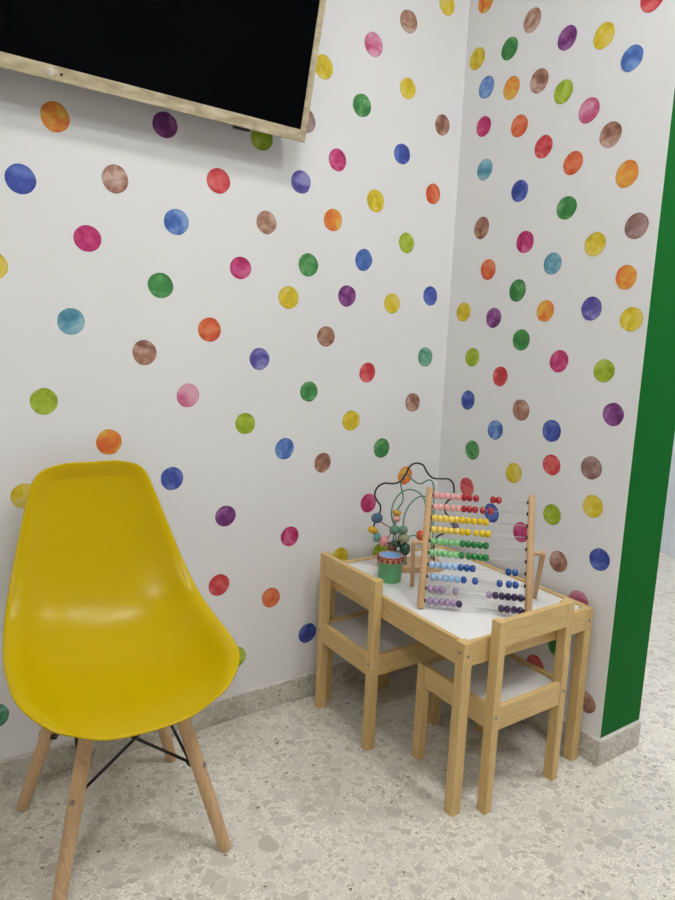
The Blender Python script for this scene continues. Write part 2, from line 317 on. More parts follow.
# wall, position along it, height, colour, label
DOTS=[
('L', -0.0941, 2.1747, 'yellow', 'yellow dot sticker on the left wall, cut by photo top beside room corner'),
('L', -0.2404, 2.085, 'brown', 'brown dot sticker on left wall, topmost brown one, right of a pink dot'),
('L', -0.3648, 1.9896, 'pink', 'pink dot sticker on left wall, topmost pink one, left of a brown dot'),
('L', -0.533, 1.8883, 'yellow', 'yellow dot sticker on the left wall, touching the right edge of the television'),
('L', -0.2301, 1.9019, 'yellow', 'yellow dot sticker on left wall, third yellow from top, right of a dark-green dot'),
('L', -0.3967, 1.8179, 'green', 'dark-green dot sticker on left wall, topmost dark-green one, left of a yellow dot'),
('L', -1.24, 1.6117, 'orange', 'orange dot sticker on left wall, topmost orange one, above a deep-blue dot'),
('L', -0.584, 1.7374, 'mauve', 'brown dot sticker on the left wall, peeking out behind the television corner'),
('L', -0.9855, 1.6461, 'purple', 'purple dot sticker on left wall, topmost purple one, above a brown dot'),
('L', -0.0825, 1.828, 'brown', 'brown dot sticker on left wall, third brown from top, right of a deep-blue dot'),
('L', -0.7189, 1.6672, 'lime', 'lime-green dot sticker on the left wall, partly covered by the bottom edge of the television'),
('L', -0.2389, 1.7131, 'blue', 'deep-blue dot sticker on left wall, topmost deep-blue one, left of a brown dot'),
('L', -0.4746, 1.6544, 'magenta', 'magenta dot sticker on left wall, topmost magenta one, right of an indigo dot'),
('L', -1.3158, 1.4669, 'blue', 'deep-blue dot sticker on left wall, second deep-blue from top, below an orange dot'),
('L', -1.1084, 1.5003, 'brown', 'brown dot sticker on left wall, fourth brown from top, above a magenta dot'),
('L', -0.8425, 1.5382, 'red', 'red dot sticker on left wall, topmost red one, right of a light-blue dot'),
('L', -0.5941, 1.5751, 'indigo', 'indigo dot sticker on left wall, topmost indigo one, left of a magenta dot'),
('L', -0.1037, 1.6164, 'tangerine', 'red-orange dot sticker on left wall, topmost red-orange one, below a deep-blue dot'),
('L', -0.3314, 1.5622, 'yellow', 'yellow dot sticker on left wall, fourth yellow from top, right of an orange dot'),
('L', -0.4822, 1.4875, 'orange', 'orange dot sticker on left wall, second orange from top, left of a yellow dot'),
('L', -0.9558, 1.4213, 'cobalt', 'light-blue dot sticker on left wall, topmost light-blue one, left of a red dot'),
('L', -0.6996, 1.4527, 'brown', 'brown dot sticker on left wall, fifth brown from top, above a magenta dot'),
('L', -1.1745, 1.3557, 'magenta', 'magenta dot sticker on left wall, second magenta from top, below a brown dot'),
('L', -0.2016, 1.4542, 'lime', 'lime-green dot sticker on left wall, second lime-green from top, right of a light-blue dot'),
('L', -0.3653, 1.386, 'cobalt', 'light-blue dot sticker on left wall, second light-blue from top, above a purple dot'),
('L', -0.5613, 1.3528, 'green', 'dark-green dot sticker on left wall, second dark-green from top, above a yellow dot'),
('L', -1.3799, 1.2755, 'yellow', 'yellow dot sticker on the left wall, cut off by the left edge of the photo'),
('L', -0.7756, 1.3247, 'magenta', 'magenta dot sticker on left wall, third magenta from top, below a brown dot'),
('L', -0.9977, 1.2611, 'green', 'dark-green dot sticker on left wall, third dark-green from top, below a light-blue dot'),
('L', -0.4213, 1.2753, 'purple', 'purple dot sticker on left wall, second purple from top, below a light-blue dot'),
('L', -0.0888, 1.2985, 'blue', 'deep-blue dot sticker on left wall, third deep-blue from top, right of a yellow dot'),
('L', -0.6238, 1.257, 'yellow', 'yellow dot sticker on left wall, sixth yellow from top, below a dark-green dot'),
('L', -0.247, 1.2642, 'yellow', 'yellow dot sticker on left wall, seventh yellow from top, left of a deep-blue dot'),
('L', -1.2161, 1.1605, 'turquoise', 'turquoise dot sticker on left wall, topmost turquoise one, left of a brown dot'),
('L', -0.8637, 1.1563, 'tangerine', 'red-orange dot sticker on left wall, second red-orange from top, left of an indigo dot'),
('L', -0.4913, 1.1521, 'brown', 'brown dot sticker on left wall, sixth brown from top, below a purple dot'),
('L', -1.0398, 1.0916, 'brown', 'brown dot sticker on left wall, seventh brown from top, left of a pink dot'),
('L', -0.0941, 1.0993, 'teal', 'sea-green dot sticker on left wall, topmost sea-green one, above a brown dot'),
('L', -0.7121, 1.0813, 'indigo', 'indigo dot sticker on left wall, second indigo from top, right of a red-orange dot'),
('L', -0.3313, 1.0461, 'red', 'red dot sticker on left wall, second red from top, above a yellow dot'),
('L', -0.5451, 0.9881, 'green', 'dark-green dot sticker on left wall, fourth dark-green from top, left of a yellow dot'),
('L', -0.9232, 0.9807, 'pink', 'pink dot sticker on left wall, second pink from top, right of a brown dot'),
('L', -1.2814, 0.9707, 'lime', 'lime-green dot sticker on left wall, third lime-green from top, left of an orange dot'),
('L', -0.1378, 0.948, 'brown', 'brown dot sticker on left wall, eighth brown from top, below a sea-green dot'),
('L', -0.386, 0.8957, 'yellow', 'yellow dot sticker on left wall, eighth yellow from top, left of a dark-green dot'),
('L', -0.7529, 0.8993, 'lime', 'lime-green dot sticker on left wall, fourth lime-green from top, left of a light-blue dot'),
('L', -1.1317, 0.8657, 'orange', 'orange dot sticker on left wall, third orange from top, left of a deep-blue dot'),
('L', -0.2588, 0.801, 'green', 'dark-green dot sticker on left wall, fifth dark-green from top, above an orange dot'),
('L', -0.6228, 0.8195, 'cobalt', 'light-blue dot sticker on left wall, third light-blue from top, left of a brown dot'),
('L', -0.4868, 0.7679, 'brown', 'brown dot sticker on left wall, ninth brown from top, right of a light-blue dot'),
('L', -0.1518, 0.7005, 'orange', 'orange dot sticker on the left wall, seen through the wires of the bead maze'),
('L', -0.9673, 0.758, 'blue', 'deep-blue dot sticker on left wall, fourth deep-blue from top, left of a purple dot'),
('L', -1.3301, 0.7455, 'yellow', 'yellow dot sticker on the left wall, partly hidden by the top of the yellow chair'),
('L', -0.3017, 0.6206, 'magenta', 'magenta dot sticker on the left wall, beside the black wire of the bead maze'),
('L', -0.8096, 0.6357, 'purple', 'purple dot sticker on left wall, third purple from top, right of a deep-blue dot'),
('L', -0.596, 0.547, 'magenta', 'magenta dot sticker on left wall, fifth magenta from top, left of a yellow dot'),
('L', -0.2419, 0.4446, 'lime', 'lime-green dot sticker on the left wall, low behind the drum and bead maze'),
('L', -0.4055, 0.4521, 'yellow', 'yellow dot sticker on the left wall, peeking over the left small chair backrest'),
('L', -0.8269, 0.4325, 'red', 'red dot sticker on left wall, third red from top, left of a red-orange dot'),
('L', -0.656, 0.362, 'tangerine', 'red-orange dot sticker on left wall, third red-orange from top, left of a deep-blue dot'),
('L', -0.5201, 0.2167, 'blue', 'deep-blue dot sticker on left wall, fifth deep-blue from top, right of a red-orange dot'),
('L', -0.7691, 0.1962, 'lime', 'lime-green dot sticker on the left wall, peeking out beside the yellow chair seat edge'),
('L', -1.4152, 0.2012, 'teal', 'sea-green dot sticker on the left wall, cut by photo edge beside yellow chair'),
('R', -0.6358, 1.9896, 'red', 'red dot sticker on the right wall, cut by the top edge of the photo'),
('R', -0.0713, 2.1849, 'orange', 'orange dot sticker on the right wall, cut by photo top beside room corner'),
('R', -0.2626, 2.0662, 'brown', 'brown dot sticker on right wall, topmost brown one, above a dark-green dot'),
('R', -0.5078, 1.9464, 'yellow', 'yellow dot sticker on right wall, topmost yellow one, left of a light-blue dot'),
('R', -0.3914, 1.9785, 'purple', 'purple dot sticker on right wall, topmost purple one, left of a yellow dot'),
('R', -0.1838, 2.0156, 'green', 'dark-green dot sticker on right wall, topmost dark-green one, above an orange dot'),
('R', -0.5967, 1.8664, 'cobalt', 'light-blue dot sticker on right wall, topmost light-blue one, right of a yellow dot'),
('R', -0.0509, 2.0276, 'yellow', 'yellow dot sticker on right wall, second yellow from top, above a light-blue dot'),
('R', -0.3065, 1.893, 'brown', 'brown dot sticker on right wall, second brown from top, left of a lime-green dot'),
('R', -0.0998, 1.9314, 'cobalt', 'light-blue dot sticker on right wall, second light-blue from top, below a yellow dot'),
('R', -0.2031, 1.9014, 'orange', 'orange dot sticker on right wall, second orange from top, right of a light-blue dot'),
('R', -0.3945, 1.8411, 'lime', 'lime-green dot sticker on right wall, topmost lime-green one, right of a brown dot'),
('R', -0.484, 1.7717, 'pink', 'pink dot sticker on right wall, topmost pink one, above a brown dot'),
('R', -0.2452, 1.7868, 'tangerine', 'red-orange dot sticker on right wall, topmost red-orange one, left of a red dot'),
('R', -0.0998, 1.8177, 'magenta', 'magenta dot sticker on right wall, topmost magenta one, below a light-blue dot'),
('R', -0.5574, 1.6956, 'brown', 'brown dot sticker on right wall, third brown from top, below a pink dot'),
('R', -0.3419, 1.709, 'red', 'red dot sticker on right wall, second red from top, right of a red-orange dot'),
('R', -0.4484, 1.6458, 'tangerine', 'red-orange dot sticker on right wall, second red-orange from top, right of a red dot'),
('R', -0.1181, 1.6871, 'turquoise', 'turquoise dot sticker on right wall, topmost turquoise one, below a magenta dot'),
('R', -0.617, 1.5887, 'orange', 'orange dot sticker on right wall, third orange from top, below a brown dot'),
('R', -0.2667, 1.6008, 'blue', 'deep-blue dot sticker on right wall, topmost deep-blue one, right of a turquoise dot'),
('R', -0.441, 1.5297, 'green', 'dark-green dot sticker on right wall, second dark-green from top, below a red-orange dot'),
('R', -0.6593, 1.457, 'mauve', 'brown dot sticker on right wall, fourth brown from top, above an orange dot'),
('R', -0.1227, 1.5111, 'brown', 'brown dot sticker on right wall, fifth brown from top, above a red-orange dot'),
('R', -0.3034, 1.4515, 'magenta', 'magenta dot sticker on right wall, second magenta from top, left of a turquoise dot'),
('R', -0.5436, 1.423, 'yellow', 'yellow dot sticker on right wall, third yellow from top, below a dark-green dot'),
('R', -0.4106, 1.3822, 'turquoise', 'turquoise dot sticker on right wall, second turquoise from top, right of a magenta dot'),
('R', -0.1643, 1.3811, 'tangerine', 'red-orange dot sticker on right wall, third red-orange from top, below a brown dot'),
('R', -0.6461, 1.332, 'orange', 'orange dot sticker on right wall, fourth orange from top, above a yellow dot'),
('R', -0.2905, 1.312, 'green', 'dark-green dot sticker on right wall, third dark-green from top, left of an orange dot'),
('R', -0.5525, 1.2544, 'indigo', 'indigo dot sticker on right wall, topmost indigo one, left of a yellow dot'),
('R', -0.3996, 1.2502, 'orange', 'orange dot sticker on right wall, fifth orange from top, right of a dark-green dot'),
('R', -0.0685, 1.2511, 'yellow', 'yellow dot sticker on right wall, fourth yellow from top, left of a purple dot'),
('R', -0.2027, 1.2318, 'purple', 'purple dot sticker on right wall, second purple from top, right of a yellow dot'),
('R', -0.6739, 1.226, 'yellow', 'yellow dot sticker on right wall, fifth yellow from top, below an orange dot'),
('R', -0.3203, 1.1657, 'green', 'dark-green dot sticker on right wall, fourth dark-green from top, right of a purple dot'),
('R', -0.1234, 1.1056, 'lime', 'lime-green dot sticker on right wall, second lime-green from top, left of a red dot'),
('R', -0.4637, 1.1092, 'magenta', 'magenta dot sticker on right wall, third magenta from top, below an orange dot'),
('R', -0.6106, 1.0909, 'lime', 'lime-green dot sticker on right wall, third lime-green from top, above a purple dot'),
('R', -0.2491, 1.052, 'red', 'red dot sticker on right wall, third red from top, right of a lime-green dot'),
('R', -0.1176, 0.9655, 'blue', 'deep-blue dot sticker on right wall, second deep-blue from top, below a lime-green dot'),
('R', -0.3424, 0.9568, 'brown', 'brown dot sticker on right wall, sixth brown from top, right of a light-blue dot'),
('R', -0.6518, 0.9786, 'purple', 'purple dot sticker on right wall, third purple from top, below a lime-green dot'),
('R', -0.2467, 0.8828, 'cobalt', 'light-blue dot sticker on right wall, third light-blue from top, right of a dark-green dot'),
('R', -0.4612, 0.9087, 'blue', 'deep-blue dot sticker on right wall, third deep-blue from top, above a red dot'),
('R', -0.1546, 0.8033, 'green', 'dark-green dot sticker on right wall, fifth dark-green from top, left of a light-blue dot'),
('R', -0.472, 0.8104, 'red', 'red dot sticker on right wall, fourth red from top, below a deep-blue dot'),
('R', -0.6027, 0.8254, 'mauve', 'brown dot sticker on right wall, seventh brown from top, above a yellow dot'),
('R', -0.3351, 0.7607, 'yellow', 'yellow dot sticker on right wall, sixth yellow from top, below a light-blue dot'),
('R', -0.1426, 0.6766, 'red', 'red dot sticker on the right wall, just above the top abacus rows'),
('R', -0.6204, 0.7211, 'yellow', 'yellow dot sticker on right wall, seventh yellow from top, below a brown dot'),
('R', -0.2587, 0.615, 'blue', 'deep-blue dot sticker on the right wall, behind the red abacus beads'),
('R', -0.4898, 0.6661, 'lime', 'lime-green dot sticker on right wall, fourth lime-green from top, right of a magenta dot'),
('R', -0.3832, 0.5841, 'magenta', 'magenta dot sticker on the right wall, behind the right post of the abacus'),
('R', -0.6575, 0.5803, 'blue', 'deep-blue dot sticker on the right wall, nearest the green wall end above the table'),
('R', -0.527, 0.5346, 'brown', 'brown dot sticker on the right wall, just right of the abacus support leg'),
('R', -0.6066, 0.4423, 'pink', 'pink dot sticker on the right wall, half hidden by the table corner'),
('R', -0.5495, 0.2823, 'green', 'dark-green dot sticker on the right wall, low behind the front small chair post'),
('R', -0.4806, 0.1914, 'red', 'red dot sticker on the right wall, low, above the front small chair seat'),
('R', -0.6643, 0.1619, 'brown', 'brown dot sticker on the right wall, lowest of all, beside the table leg'),
]

EXPOSURE = 0.57
def LIGHTS():
    G = 'square white ceiling light panel '
    ceiling_light(-.28, -1.65, .12, .12, 64, G+'nearest the right wall end')
    ceiling_light(-.87, -1.05, .12, .12, 44, G+'above the television and yellow chair')
    ceiling_light(-2.2, -2.3, .2, .2, 32, G+'near the plain side wall')
    ceiling_light(1.1, -1.6, .25, .25, 18, G+'in the hall')
    ceiling_light(1.1, .8, .25, .25, 18, G+'at the far end of the hall')

def CAMERA():
    a, b, c = Vector((0.8283547003551663, -0.5587110980847493, 0.04087051842631871)), Vector((0.05752979636503405, 0.15741144468814489, 0.9858559527696674)), Vector((0.5572421492759679, 0.8142871397474755, -0.16253504579682232))
    co.matrix_world = Matrix(((a.x, b.x, -c.x, -1.591029), (a.y, b.y, -c.y, -1.692690), (a.z, b.z, -c.z, 1.142343), (0, 0, 0, 1)))
    cam.sensor_fit = 'VERTICAL'; cam.sensor_height = 24.0; cam.lens = 665.5004*24.0/900; cam.clip_start = .02

# ------------------------------------------------------------------ the setting
L_, W_, BH, BT, H = .7195, .188, .0757, .0083, 2.75
def setting():
    bm = BM(); box(bm, -3.4, 2.25, -4.4, 2.6, -.1, 0)
    struct(obj('floor', bm, M['floor']), 'pale beige grey terrazzo floor with stone chips', 'floor')
    bm = BM(); box(bm, -3.4, 0, 0, .12, 0, H)
    struct(obj('wall_left', bm, M['wall']), 'white wall with coloured dots behind the television and yellow chair', 'wall')
    bm = BM(); box(bm, 0, W_, -L_, 2.6, 0, H)
    for f in bm.faces:
        if f.calc_center_median().y < -L_+.001: f.material_index = 1
    o = struct(obj('wall_right', bm, [M['wall'], M['green']]), 'white dotted wall on the right with a green painted end', 'wall')
    bm = BM(); box(bm, -3.5, -3.4, -4.4, .12, 0, H)
    struct(obj('wall_side', bm, M['plain_wall']), 'plain white side wall', 'wall')
    bm = BM(); box(bm, -3.4, 2.25, -4.5, -4.4, 0, H)
    struct(obj('wall_back', bm, M['plain_wall']), 'plain white back wall', 'wall')
    bm = BM(); box(bm, 2.1, 2.2, -4.4, 2.6, 0, H)
    struct(obj('wall_hall', bm, M['hall']), 'pale wall at the far side of the hall', 'wall')
    bm = BM(); box(bm, W_, 2.1, 2.6, 2.7, 0, H)
    struct(obj('wall_hallend', bm, M['hall']), 'pale wall at the end of the hall', 'wall')
    bm = BM(); box(bm, -3.4, 2.25, -4.4, 2.6, H, H+.1)
    struct(obj('ceiling', bm, M['ceil']), 'white ceiling', 'ceiling')
    # terrazzo skirting: a board with a bevelled, lighter mortar edge on top
    def skirt(name, x0, x1, y0, y1, lab):
        bm = BM(); box(bm, x0, x1, y0, y1, 0, BH, .0015, 1)
        o = struct(obj(name, bm, M['skirt']), lab, 'baseboard')
        # a bead of white mortar where the skirting meets the wall
        bm = BM(); e = .004
        if x1-x0 > y1-y0: sec = [(y0+.001, BH-.0006), (y1, BH-.0006), (y1, BH+e)]; P = [[(x, y, z) for y, z in sec] for x in (x0, x1)]
        else: sec = [(x0+.001, BH-.0006), (x1, BH-.0006), (x1, BH+e)]; P = [[(x, y, z) for x, z in sec] for y in (y0, y1)]
        A, B = [[bm.verts.new(q) for q in s_] for s_ in P]
        bm.faces.new(A); bm.faces.new(B[::-1])
        for k in range(3): bm.faces.new((A[k], A[(k+1) % 3], B[(k+1) % 3], B[k]))
        m_ = obj('mortar_line', bm, M['mortar'], o); m_['label'] = 'white mortar line'
        return o
    skirt('baseboard_left', -3.4, -BT, -BT, 0, 'terrazzo skirting along the left wall')
    skirt('baseboard_right', -BT, 0, -L_-BT, 0, 'terrazzo skirting along the right wall')
    skirt('baseboard_end', 0, W_, -L_-BT, -L_, 'terrazzo skirting under the green wall end')
    # hall door with its frame
    bm = BM(); box(bm, 2.06, 2.1, .18, .26, 0, 2.1, .004)
    box(bm, 2.06, 2.1, -.78, -.70, 0, 2.1, .004); box(bm, 2.06, 2.1, -.78, .26, 2.1, 2.18, .004)
    o = struct(obj('trim_1', bm, M['hall']), 'pale door frame on the far hall wall', 'door frame')
    bm = BM(); box(bm, 2.072, 2.1, -.70, .18, .012, 2.1, .003)
    d = struct(obj('door_1', bm, M['door']), 'pale blue door at the far side of the hall', 'door')
    for zc in (.35, 1.5):
        h = obj('hinge', cyl(BM(), (2.069, .176, zc-.05), (2.069, .176, zc+.05), .007), M['screw'], d, True, 40)
setting()

def dot_stickers():
    rnd = random.Random(5)
    for i, (w, u, z, c, lab) in enumerate(DOTS):
        bm = BM(); n = 56; r = .0315*rnd.uniform(.965, 1.035); e = rnd.uniform(.965, 1.035); ph = rnd.uniform(0, 6.28); sd = rnd.uniform(0, 100)
        top, bot = [], []
        for k in range(n):
            a = 2*math.pi*k/n
            rr = r*(1 + .035*noise.noise(Vector((math.cos(a)*1.3+sd, math.sin(a)*1.3, 0))) + .012*noise.noise(Vector((math.cos(a)*5+sd, math.sin(a)*5, 3))))
            x, y = rr*math.cos(a)*e, rr*math.sin(a)/e
            x, y = x*math.cos(ph)-y*math.sin(ph), x*math.sin(ph)+y*math.cos(ph)
            top.append(bm.verts.new((x, y, .0008))); bot.append(bm.verts.new((x, y, 0)))
        bm.faces.new(top); bm.faces.new(bot[::-1])
        for k in range(n): bm.faces.new((bot[k], bot[(k+1) % n], top[(k+1) % n], top[k]))
        o = obj('dot_sticker', bm, M['wc_'+c])
        if w == 'L':
            o.location = (u, .0002, z); o.rotation_euler = (R(90), 0, 0)
            tag(o, lab, 'dot sticker', 'dot stickers on the left wall')
        else:
            o.location = (.0002, u, z); o.rotation_euler = (R(90), 0, R(-90))
            tag(o, lab, 'dot sticker', 'dot stickers on the right wall')
dot_stickers()

# ------------------------------------------------------------------ ceiling lights
def ceiling_light(x, y, sx, sy, s, lab):
    t = tag(empty('ceiling_light', (x, y, H)), lab, 'ceiling light', 'ceiling light panels')
    bm = BM()
    for q in ((-sx-.02, -sx, -sy-.02, sy+.02), (sx, sx+.02, -sy-.02, sy+.02), (-sx, sx, -sy-.02, -sy), (-sx, sx, sy, sy+.02)):
        box(bm, *q, -.02, 0)
    obj('frame', bm, M['panel'], t)
    obj('diffuser', box(BM(), -sx, sx, -sy, sy, -.014, -.004), emit('light_panel', (.97, .985, 1, 1), s), t)
LIGHTS()

# ------------------------------------------------------------------ television
def television():
    t = empty('television', (-.6355, -.085, 1.6530))
    tag(t, 'large black television in a champagne frame, tilted down on the left wall', 'television')
    tl = R(14.75)
    up = Vector((0, -math.sin(tl), math.cos(tl))); nrm = Vector((0, -math.cos(tl), -math.sin(tl))); lf = Vector((-1, 0, -.0125*-1)).normalized()
    Mx = Matrix((( lf.x, nrm.x, up.x, 0), (lf.y, nrm.y, up.y, 0), (lf.z, nrm.z, up.z, 0), (0, 0, 0, 1)))
    def put(name, bm, m, par=t, sm=False):
        bm.transform(Mx); return obj(name, bm, m, par, sm, 40 if sm else None)
    Wt, Ht = 1.02, .60
    gold, nt, b = mat('champagne_frame')
    tc = N(nt, 'ShaderNodeTexCoord'); mp = N(nt, 'ShaderNodeMapping'); mp.inputs['Scale'].default_value = (1, 3, 3)
    nt.links.new(tc.outputs['Object'], mp.inputs['Vector'])
    ns = N(nt, 'ShaderNodeTexNoise'); ns.inputs['Scale'].default_value = 22; ns.inputs['Detail'].default_value = 5; nt.links.new(mp.outputs[0], ns.inputs['Vector'])
    nt.links.new(ramp(nt, ns.outputs['Fac'], [(.35, srgb(176, 160, 128)), (.55, srgb(204, 190, 158)), (.7, srgb(220, 208, 182))]), b.inputs['Base Color'])
    b.inputs['Roughness'].default_value = .35; b.inputs['Metallic'].default_value = .15
    scr, nt, b = mat('screen_glass')
    ns = N(nt, 'ShaderNodeTexNoise'); ns.inputs['Scale'].default_value = 3
    nt.links.new(ramp(nt, ns.outputs['Fac'], [(.3, (.0010, .0012, .0018, 1)), (.7, (.002, .0022, .003, 1))]), b.inputs['Base Color'])
    b.inputs['Roughness'].default_value = .1; b.inputs['Specular IOR Level'].default_value = .05
    bm = BM(); bb, bs = .0285, .0175
    box(bm, 0, Wt, -.012, 0, 0, bb, .0015, 1); box(bm, 0, Wt, -.012, 0, Ht-bs, Ht, .0015, 1)
    box(bm, 0, bs, -.012, 0, bb, Ht-bs, .0015, 1); box(bm, Wt-bs, Wt, -.012, 0, bb, Ht-bs, .0015, 1)
    put('frame', bm, gold)
    put('screen', box(BM(), bs, Wt-bs, -.010, -.0025, bb, Ht-bs), scr)
    put('back_panel', box(BM(), .008, Wt-.008, -.034, -.012, .006, Ht-.008, .004), M['black'])
    put('wall_bracket', box(BM(), Wt/2-.15, Wt/2+.15, -.145, -.034, Ht/2-.05, Ht/2+.05, .003), M['black'])
    lg = BM(); lathe(lg, [(0, 0), (.0085, 0), (.0085, .0012), (.0075, .0018), (0, .0018)], 28, (.63, -.0002, bb*.5), (0, 1, 0))
    lo = put('logo', lg, plain('pale_metal_badge', srgb(226, 220, 204), .25, .5, .3), t, True)
    put('power_lamp', lathe(BM(), [(0, 0), (.003, 0), (.003, .0015), (0, .002)], 16, (.608, -.0002, bb*.5), (0, 1, 0)), M['black'], t, True)
    put('sensor', box(BM(), .155, .195, -.03, -.010, -.006, .001, .001, 1), M['black'])
television()

# ------------------------------------------------------------------ yellow shell chair
def shell_chair():
    t = empty('shell_chair', (-1.1996, -.2739, 0), -.0252)
    tag(t, 'yellow moulded plastic shell chair on splayed wooden dowel legs', 'chair')
    rim = [(0, .206, .833), (.067, .203, .832), (.122, .195, .810), (.147, .181, .753), (.172, .150, .671), (.196, .112, .588), (.215, .057, .522),
           (.227, -.022, .486), (.230, -.103, .471), (.220, -.184, .455), (.170, -.240, .422), (.094, -.260, .401), (0, -.264, .396)]
    off = [(0, 0), (.006, 0), (.014, -.001), (.024, -.003), (.033, -.006), (.038, -.016), (.039, -.037), (.028, -.056), (.010, -.062), (0, -.048), (0, -.018), (0, -.004), (0, 0)]
    Pr = smooth_path(rim, 6)
    Po = smooth_path([(0, a, b) for a, b in off], 6)
    i0, i1, nv = 10, 62, 40
    mir = lambda p: Vector((-p.x, p.y, p.z))
    def arc(P, n):                       # n+1 points evenly spread along a polyline
        L = [0]
        for p, q in zip(P, P[1:]): L.append(L[-1]+(q-p).length)
        o = []; j = 0
        for k in range(n+1):
            d = L[-1]*k/n
            while j < len(P)-2 and L[j+1] < d: j += 1
            o.append(P[j].lerp(P[j+1], min(1, (d-L[j])/max(1e-9, L[j+1]-L[j]))))
        return o
    T = arc([mir(p) for p in Pr[i0:0:-1]]+Pr[:i0+1], nv)
    B = arc([mir(p) for p in Pr[i1:72]]+Pr[72:i1-1:-1], nv)
    bm = BM(); rows = []; ns = i1-i0
    for k in range(ns+1):
        s = k/ns; rt = Pr[i0+k]; lf = mir(rt); o = Po[i0+k]; row = []
        e = min(1, k/5)
        for j in range(nv+1):
            u = j/nv; v = 2*u-1
            c = lf.lerp(rt, u)+T[j].lerp(B[j], s)-(T[0].lerp(T[nv], u)*(1-s)+B[0].lerp(B[nv], u)*s)
            a = min(1, abs(v)/.89)
            g = (1-a**3.0)*e
            row.append(bm.verts.new((c.x, c.y+o.y*g, c.z+o.z*g)))
        rows.append(row)
    for A, B_ in zip(rows, rows[1:]):
        for j in range(nv): bm.faces.new((A[j], A[j+1], B_[j+1], B_[j]))
    s = obj('shell', bm, M['yellow_shell'], t, True)
    md = s.modifiers.new('thickness', 'SOLIDIFY'); md.thickness = .006; md.offset = -1
    md = s.modifiers.new('round', 'SUBSURF'); md.levels = 1; md.render_levels = 1
    feet = [(-.164, -.178), (.190, -.192), (-.182, .170), (.191, .180)]
    tops = [(-.066, -.085), (.092, -.10), (-.075, .088), (.084, .09)]
    ZT = .392
    def on(i, z):
        f, q = feet[i], tops[i]; k = z/ZT
        return Vector((f[0]+(q[0]-f[0])*k, f[1]+(q[1]-f[1])*k, z))
    for i in range(4):
        bm = BM(); a, b = on(i, 0), on(i, ZT); d = b-a; L = d.length
        prof = [(0, 0), (.0118, 0), (.0136, .002), (.0140, .006), (.0152, L*.35), (.0160, L*.6), (.0148, L*.97), (.013, L), (0, L)]
        lathe(bm, prof, 24, a, d)
        # the foot is cut flat on the floor
        for v in bm.verts:
            if v.co.z < .0: v.co.z = 0
        lg = obj('leg', bm, M['leg_wood'], t, True, 35)
        c = on(i, .2); n = Vector((-c.x, -c.y, 0)).normalized()
        bk = BM(); lathe(bk, [(0, 0), (.008, 0), (.009, .004), (.006, .012), (0, .013)], 16, c+n*.0135, n)
        obj('bracket', bk, M['black_metal'], lg, True, 35)
        o2 = BM(); lathe(o2, [(0, 0), (.006, 0), (.006, .003), (0, .0045)], 14, c-n*.0148, -n)
        obj('screw', o2, M['screw'], lg, True, 35)
    for i, j in ((0, 1), (1, 0), (0, 2), (2, 0), (1, 3), (3, 1), (2, 3), (3, 2)):
        c = on(i, .2); n = Vector((-c.x, -c.y, 0)).normalized()
        e = on(j, .335); m_ = Vector((-e.x, -e.y, 0)).normalized()
        obj('brace_rod', tube(BM(), [c+n*.018, e+m_*.02], .0036, 8), M['black_metal'], t, True)
    bm = BM()
    for a, b in ((0, 1), (0, 2), (1, 3), (2, 3)):
        tube(bm, [on(a, .388)*.98, on(b, .388)*.98], .005, 8)
    obj('mounting_frame', bm, M['black_metal'], t, True)
shell_chair()

# ------------------------------------------------------------------ children's table and chairs
def play_table():
    t = empty('childrens_table', (-.2560, -.3530, 0), -.0231)
    tag(t, 'low pine children\'s table with a white top pushed into the room corner', 'table')
    hw, hl, h, s, bt_ = .239, .315, .4525, .029, .014
    for sx in (-1, 1):
        for sy in (-1, 1):
            x0, x1 = sorted((sx*hw, sx*(hw-s))); y0, y1 = sorted((sy*hl, sy*(hl-s)))
            lg = obj('leg', box(BM(), x0, x1, y0, y1, 0, h-.0015, .002), M['pine_z'], t)
            for d in (Vector((sx, 0, 0)), Vector((0, sy, 0))):
                c = Vector((sx*(hw-s/2), sy*(hl-s/2), .425 if d.x else .418)); c = c+d*(s/2-.001)
                bm = BM(); lathe(bm, [(0, 0), (.0045, 0), (.0045, .0018), (.003, .0024), (0, .0012)], 16, c, d)
                obj('screw', bm, M['screw'], lg, True, 35)
    for sx in (-1, 1):
        x0, x1 = sorted((sx*(hw-.0012), sx*(hw-.0012-bt_)))
        obj('apron', box(BM(), x0, x1, -hl+s, hl-s, h-.062, h, .0015), M['pine_y'], t)
    for sy in (-1, 1):
        y0, y1 = sorted((sy*(hl-.0012), sy*(hl-.0012-bt_)))
        obj('apron', box(BM(), -hw+s, hw-s, y0, y1, h-.062, h, .0015), M['pine_x'], t)
    bm = BM(); q = bt_+.0012
    # the board is notched round the four legs
    X, Y = hw-q, hl-q; nx, ny = hw-s, hl-s
    ring = [(-X, -ny), (-nx, -ny), (-nx, -Y), (nx, -Y), (nx, -ny), (X, -ny), (X, ny), (nx, ny), (nx, Y), (-nx, Y), (-nx, ny), (-X, ny)]
    lo = [bm.verts.new((x, y, .441)) for x, y in ring]; hi = [bm.verts.new((x, y, .4466)) for x, y in ring]
    bm.faces.new(lo[::-1]); bm.faces.new(hi)
    for k in range(12): bm.faces.new((lo[k], lo[(k+1) % 12], hi[(k+1) % 12], hi[k]))
    obj('tabletop', bm, M['panel'], t)
play_table()

def children(o): return [c for c in COL.objects if c.parent == o]
def copy_tree(o, par=None):
    c = o.copy(); COL.objects.link(c); c.parent = par
    for ch in children(o): copy_tree(ch, c)
    return c

